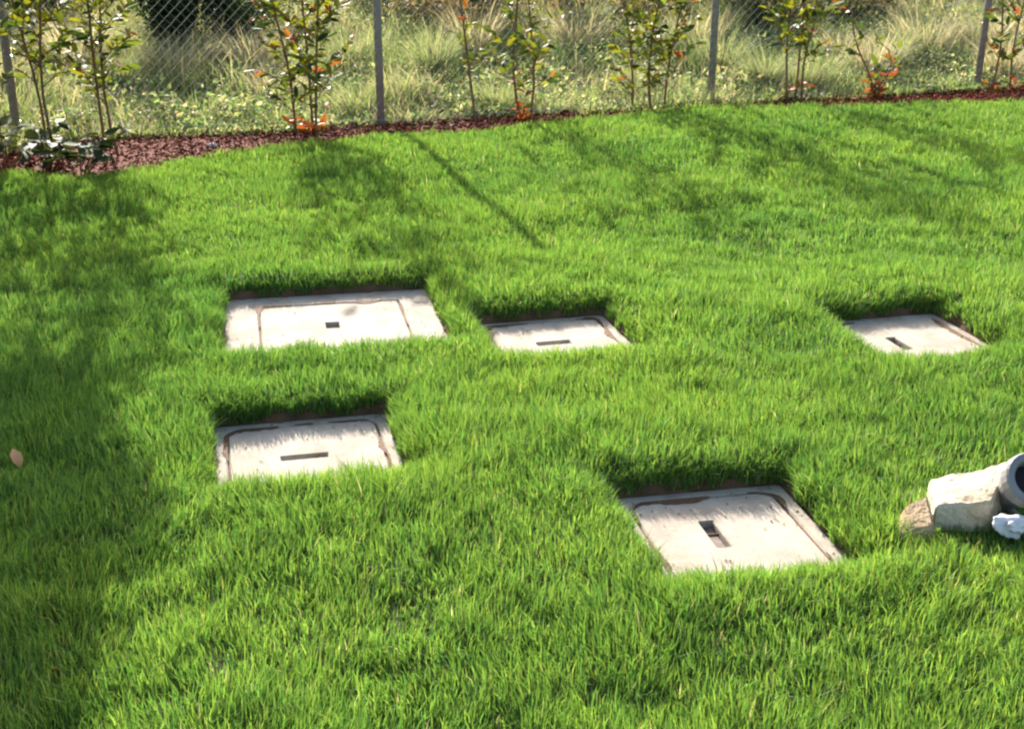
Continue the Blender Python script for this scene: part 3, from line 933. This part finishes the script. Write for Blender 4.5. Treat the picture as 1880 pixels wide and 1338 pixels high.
def slab(name, loc, corners, m, label, seed, sub=17, rough=.0035):
    """corners: 8 points, bottom ring then top ring"""
    bm = bmesh.new()
    vs = [bm.verts.new(c_) for c_ in corners]
    for f_ in ((3, 2, 1, 0), (4, 5, 6, 7), (0, 1, 5, 4), (1, 2, 6, 5), (2, 3, 7, 6), (3, 0, 4, 7)):
        bm.faces.new([vs[k] for k in f_])
    bmesh.ops.bevel(bm, geom=list(bm.edges), offset=.007, segments=1, affect='EDGES')
    bmesh.ops.subdivide_edges(bm, edges=bm.edges, cuts=sub, use_grid_fill=True)
    bmesh.ops.triangulate(bm, faces=bm.faces)
    r_ = random.Random(seed)
    for v in bm.verts:
        a_ = float(fnoise(np.array(v.co.x + v.co.z * .7), np.array(v.co.y - v.co.z * .4), .05, seed)) - .5
        b_ = float(fnoise(np.array(v.co.x * 1.3 + 3), np.array(v.co.z + v.co.y), .06, seed + 2)) - .5
        v.co += Vector((b_ * .012, a_ * .012, a_ * .013 + b_ * .006)) + Vector((r_.uniform(-1, 1), r_.uniform(-1, 1), r_.uniform(-1, 1))) * rough * .25
    o = link(name, bm_mesh(name, bm, m), None, loc)
    return tag(o, label, 'stone')
bx0, by0 = gp(1718, 928, .115)
slab('stone_block', (bx0, by0, 0), [(.0, .0, 0), (.15, .01, 0), (.27, .17, 0), (.02, .16, 0), (-.002, .0, .115), (.15, .012, .118), (.26, .19, .155), (.03, .15, .125)],
     M['stone'], 'cream limestone block lying in the grass beside the grey lamp', 5)
bx0, by0 = gp(1715, 990, .06)
slab('stone', (bx0, by0, 0), [(-.10, -.01, 0), (.0, -.02, 0), (.005, .11, 0), (-.08, .1, 0), (-.092, .0, .07), (-.005, -.01, .105), (.0, .09, .145), (-.055, .08, .115)],
     M['tanstone'], 'smaller tan stone fragment in the grass left of the cream block', 8)

def spot_lamp(loc, aim):
    t = empty('garden_spot_lamp', loc)
    tag(t, 'round grey metal garden spot lamp cut off by the right edge', 'lamp')
    q = Vector(aim).to_track_quat('Z', 'Y').to_matrix()
    c = Vector((0, 0, .165))
    def lathe(name, prof, m, parent, n=28, smooth=True):
        bm = bmesh.new()
        rings = [[bm.verts.new(c + q @ Vector((r_ * math.cos(6.28318 * k / n), r_ * math.sin(6.28318 * k / n), z_))) for k in range(n)] for r_, z_ in prof]
        for a_, b_ in zip(rings, rings[1:]):
            for k in range(n): bm.faces.new((a_[k], a_[(k + 1) % n], b_[(k + 1) % n], b_[k]))
        bm.faces.new(rings[0][::-1]); bm.faces.new(rings[-1])
        return link(name, bm_mesh(name, bm, m, False), parent)
    h_ = lathe('housing', [(.02, -.16), (.034, -.158), (.042, -.14), (.044, -.09), (.058, -.045), (.065, -.022), (.066, -.0135)], M['cast'], t)
    lathe('rim', [(.067, -.012), (.072, -.008), (.072, .024), (.068, .029), (.051, .026), (.046, .018), (.043, -.012)], M['cast'], h_)
    lathe('lens', [(.0425, -.011), (.0425, -.006), (.02, -.003), (.01, -.002)], M['lens'], h_)
    bm = bmesh.new()
    tube(bm, [c + q @ Vector((0, 0, -.09)), c + q @ Vector((0, .03, -.11)) - Vector((0, 0, .06)), Vector((0, 0, .05)), Vector((0, 0, .03))], .011, 8)
    link('bracket', bm_mesh('bracket', bm, M['cast'], True), t)
    bm = bmesh.new()
    tube(bm, [(0, 0, -.05), (0, 0, .02), (0, 0, .05)], [.012, .014, .02], 10)
    link('spike', bm_mesh('spike', bm, M['cast'], True), t)
lx, ly = gp(1888, 887, .16)
spot_lamp((lx, ly, 0.0), (.12, -.74, .66))
# crumpled scrap
bm = bmesh.new()
bmesh.ops.create_icosphere(bm, subdivisions=4, radius=1)
for v in bm.verts:
    a_ = float(vnoise(np.array(v.co.x + v.co.z * .8), np.array(v.co.y - v.co.z * .6), .55, 3)) - .5
    b_ = float(vnoise(np.array(v.co.x * .9 - v.co.y), np.array(v.co.z + v.co.y * .5), .38, 8)) - .5
    k = 1 + .5 * a_ * 2 - .3 * abs(b_) * 2
    v.co = Vector((v.co.x * .055, v.co.y * .03, v.co.z * .026)) * k
lx, ly = gp(1858, 968, .07)
o = link('scrap', bm_mesh('scrap', bm, M['scrap']), None, (lx, ly, .075))
o.rotation_euler = (.2, .25, .3)
tag(o, 'crumpled whitish scrap lying in the grass below the grey lamp', 'scrap')

# white pebble on the mulch
bm = bmesh.new()
bmesh.ops.create_icosphere(bm, subdivisions=2, radius=1)
for v in bm.verts:
    v.co = Vector((v.co.x * .036, v.co.y * .022, v.co.z * .015)) * random.uniform(.88, 1.08)
lx, ly = gp(390, 268, .03)
o = link('pebble', bm_mesh('pebble', bm, M['pebble']), None, (lx, ly, .035))
tag(o, 'small white pebble on the red mulch strip', 'pebble')

# fallen leaves
for (px, py, z, sc_, kd, rz, tilt, lb) in (
        (38, 860, .085, .95, 'dry', 2.2, -.8, 'pale tan fallen leaf standing in shaded grass at left edge'),
        (185, 1040, .07, .5, 'rust', .8, .3, 'small dark red fallen leaf in the shaded grass'),
        (12, 1065, .07, .5, 'rust', 1.6, .2, 'small rust fallen leaf at the left edge of the lawn'),
        (105, 1225, .07, .45, 'rust', 2.6, .4, 'small orange fallen leaf near the lower left corner'),
        (590, 243, .06, .6, 'dark', 1.5, -1.2, 'dark leaf standing at the lawn edge below the orange tipped shrub')):
    lx, ly = gp(px, py, z)
    o = link('fallen_leaf', LEAF[kd][1], None, (lx, ly, z))
    o.rotation_euler = (random.uniform(-.4, .4), tilt, rz)
    o.scale = (sc_,) * 3
    tag(o, lb, 'leaf', 'fallen leaves on the lawn')

# grey branch and pale stones lying on the bank
bm = bmesh.new()
bx0, by0 = 4.95, 14.6
z0 = float(ground_z(bx0, by0))
tube(bm, [(-.32, -.05, .10), (-.1, 0, .16), (.15, .02, .2), (.38, .0, .24)], [.02, .03, .028, .016], 8)
tube(bm, [(.0, .0, .17), (.12, .02, .3), (.2, .03, .42)], [.016, .012, .006], 6)
o = link('fallen_branch', bm_mesh('fallen_branch', bm, M['galv'], True), None, (bx0, by0, z0))
tag(o, 'grey fallen branch lying on the bank left of the leaning post', 'branch')
for (px, py, sz, lb) in ((3.62, 13.1, .055, 'pale stone on the bank between the red leaved shrub and the leaning post'),):
    bm = bmesh.new()
    bmesh.ops.create_icosphere(bm, subdivisions=3, radius=1)
    for v in bm.verts:
        k = .8 + .4 * float(fnoise(np.array(v.co.x * .5 + v.co.z * .3), np.array(v.co.y * .5), .5, 81))
        v.co = Vector((v.co.x * sz * 1.5, v.co.y * sz, v.co.z * sz * .9)) * k
    o = link('bank_stone', bm_mesh('bank_stone', bm, M['stone']), None, (px, py, float(ground_z(px, py)) + .1))
    tag(o, lb, 'stone')
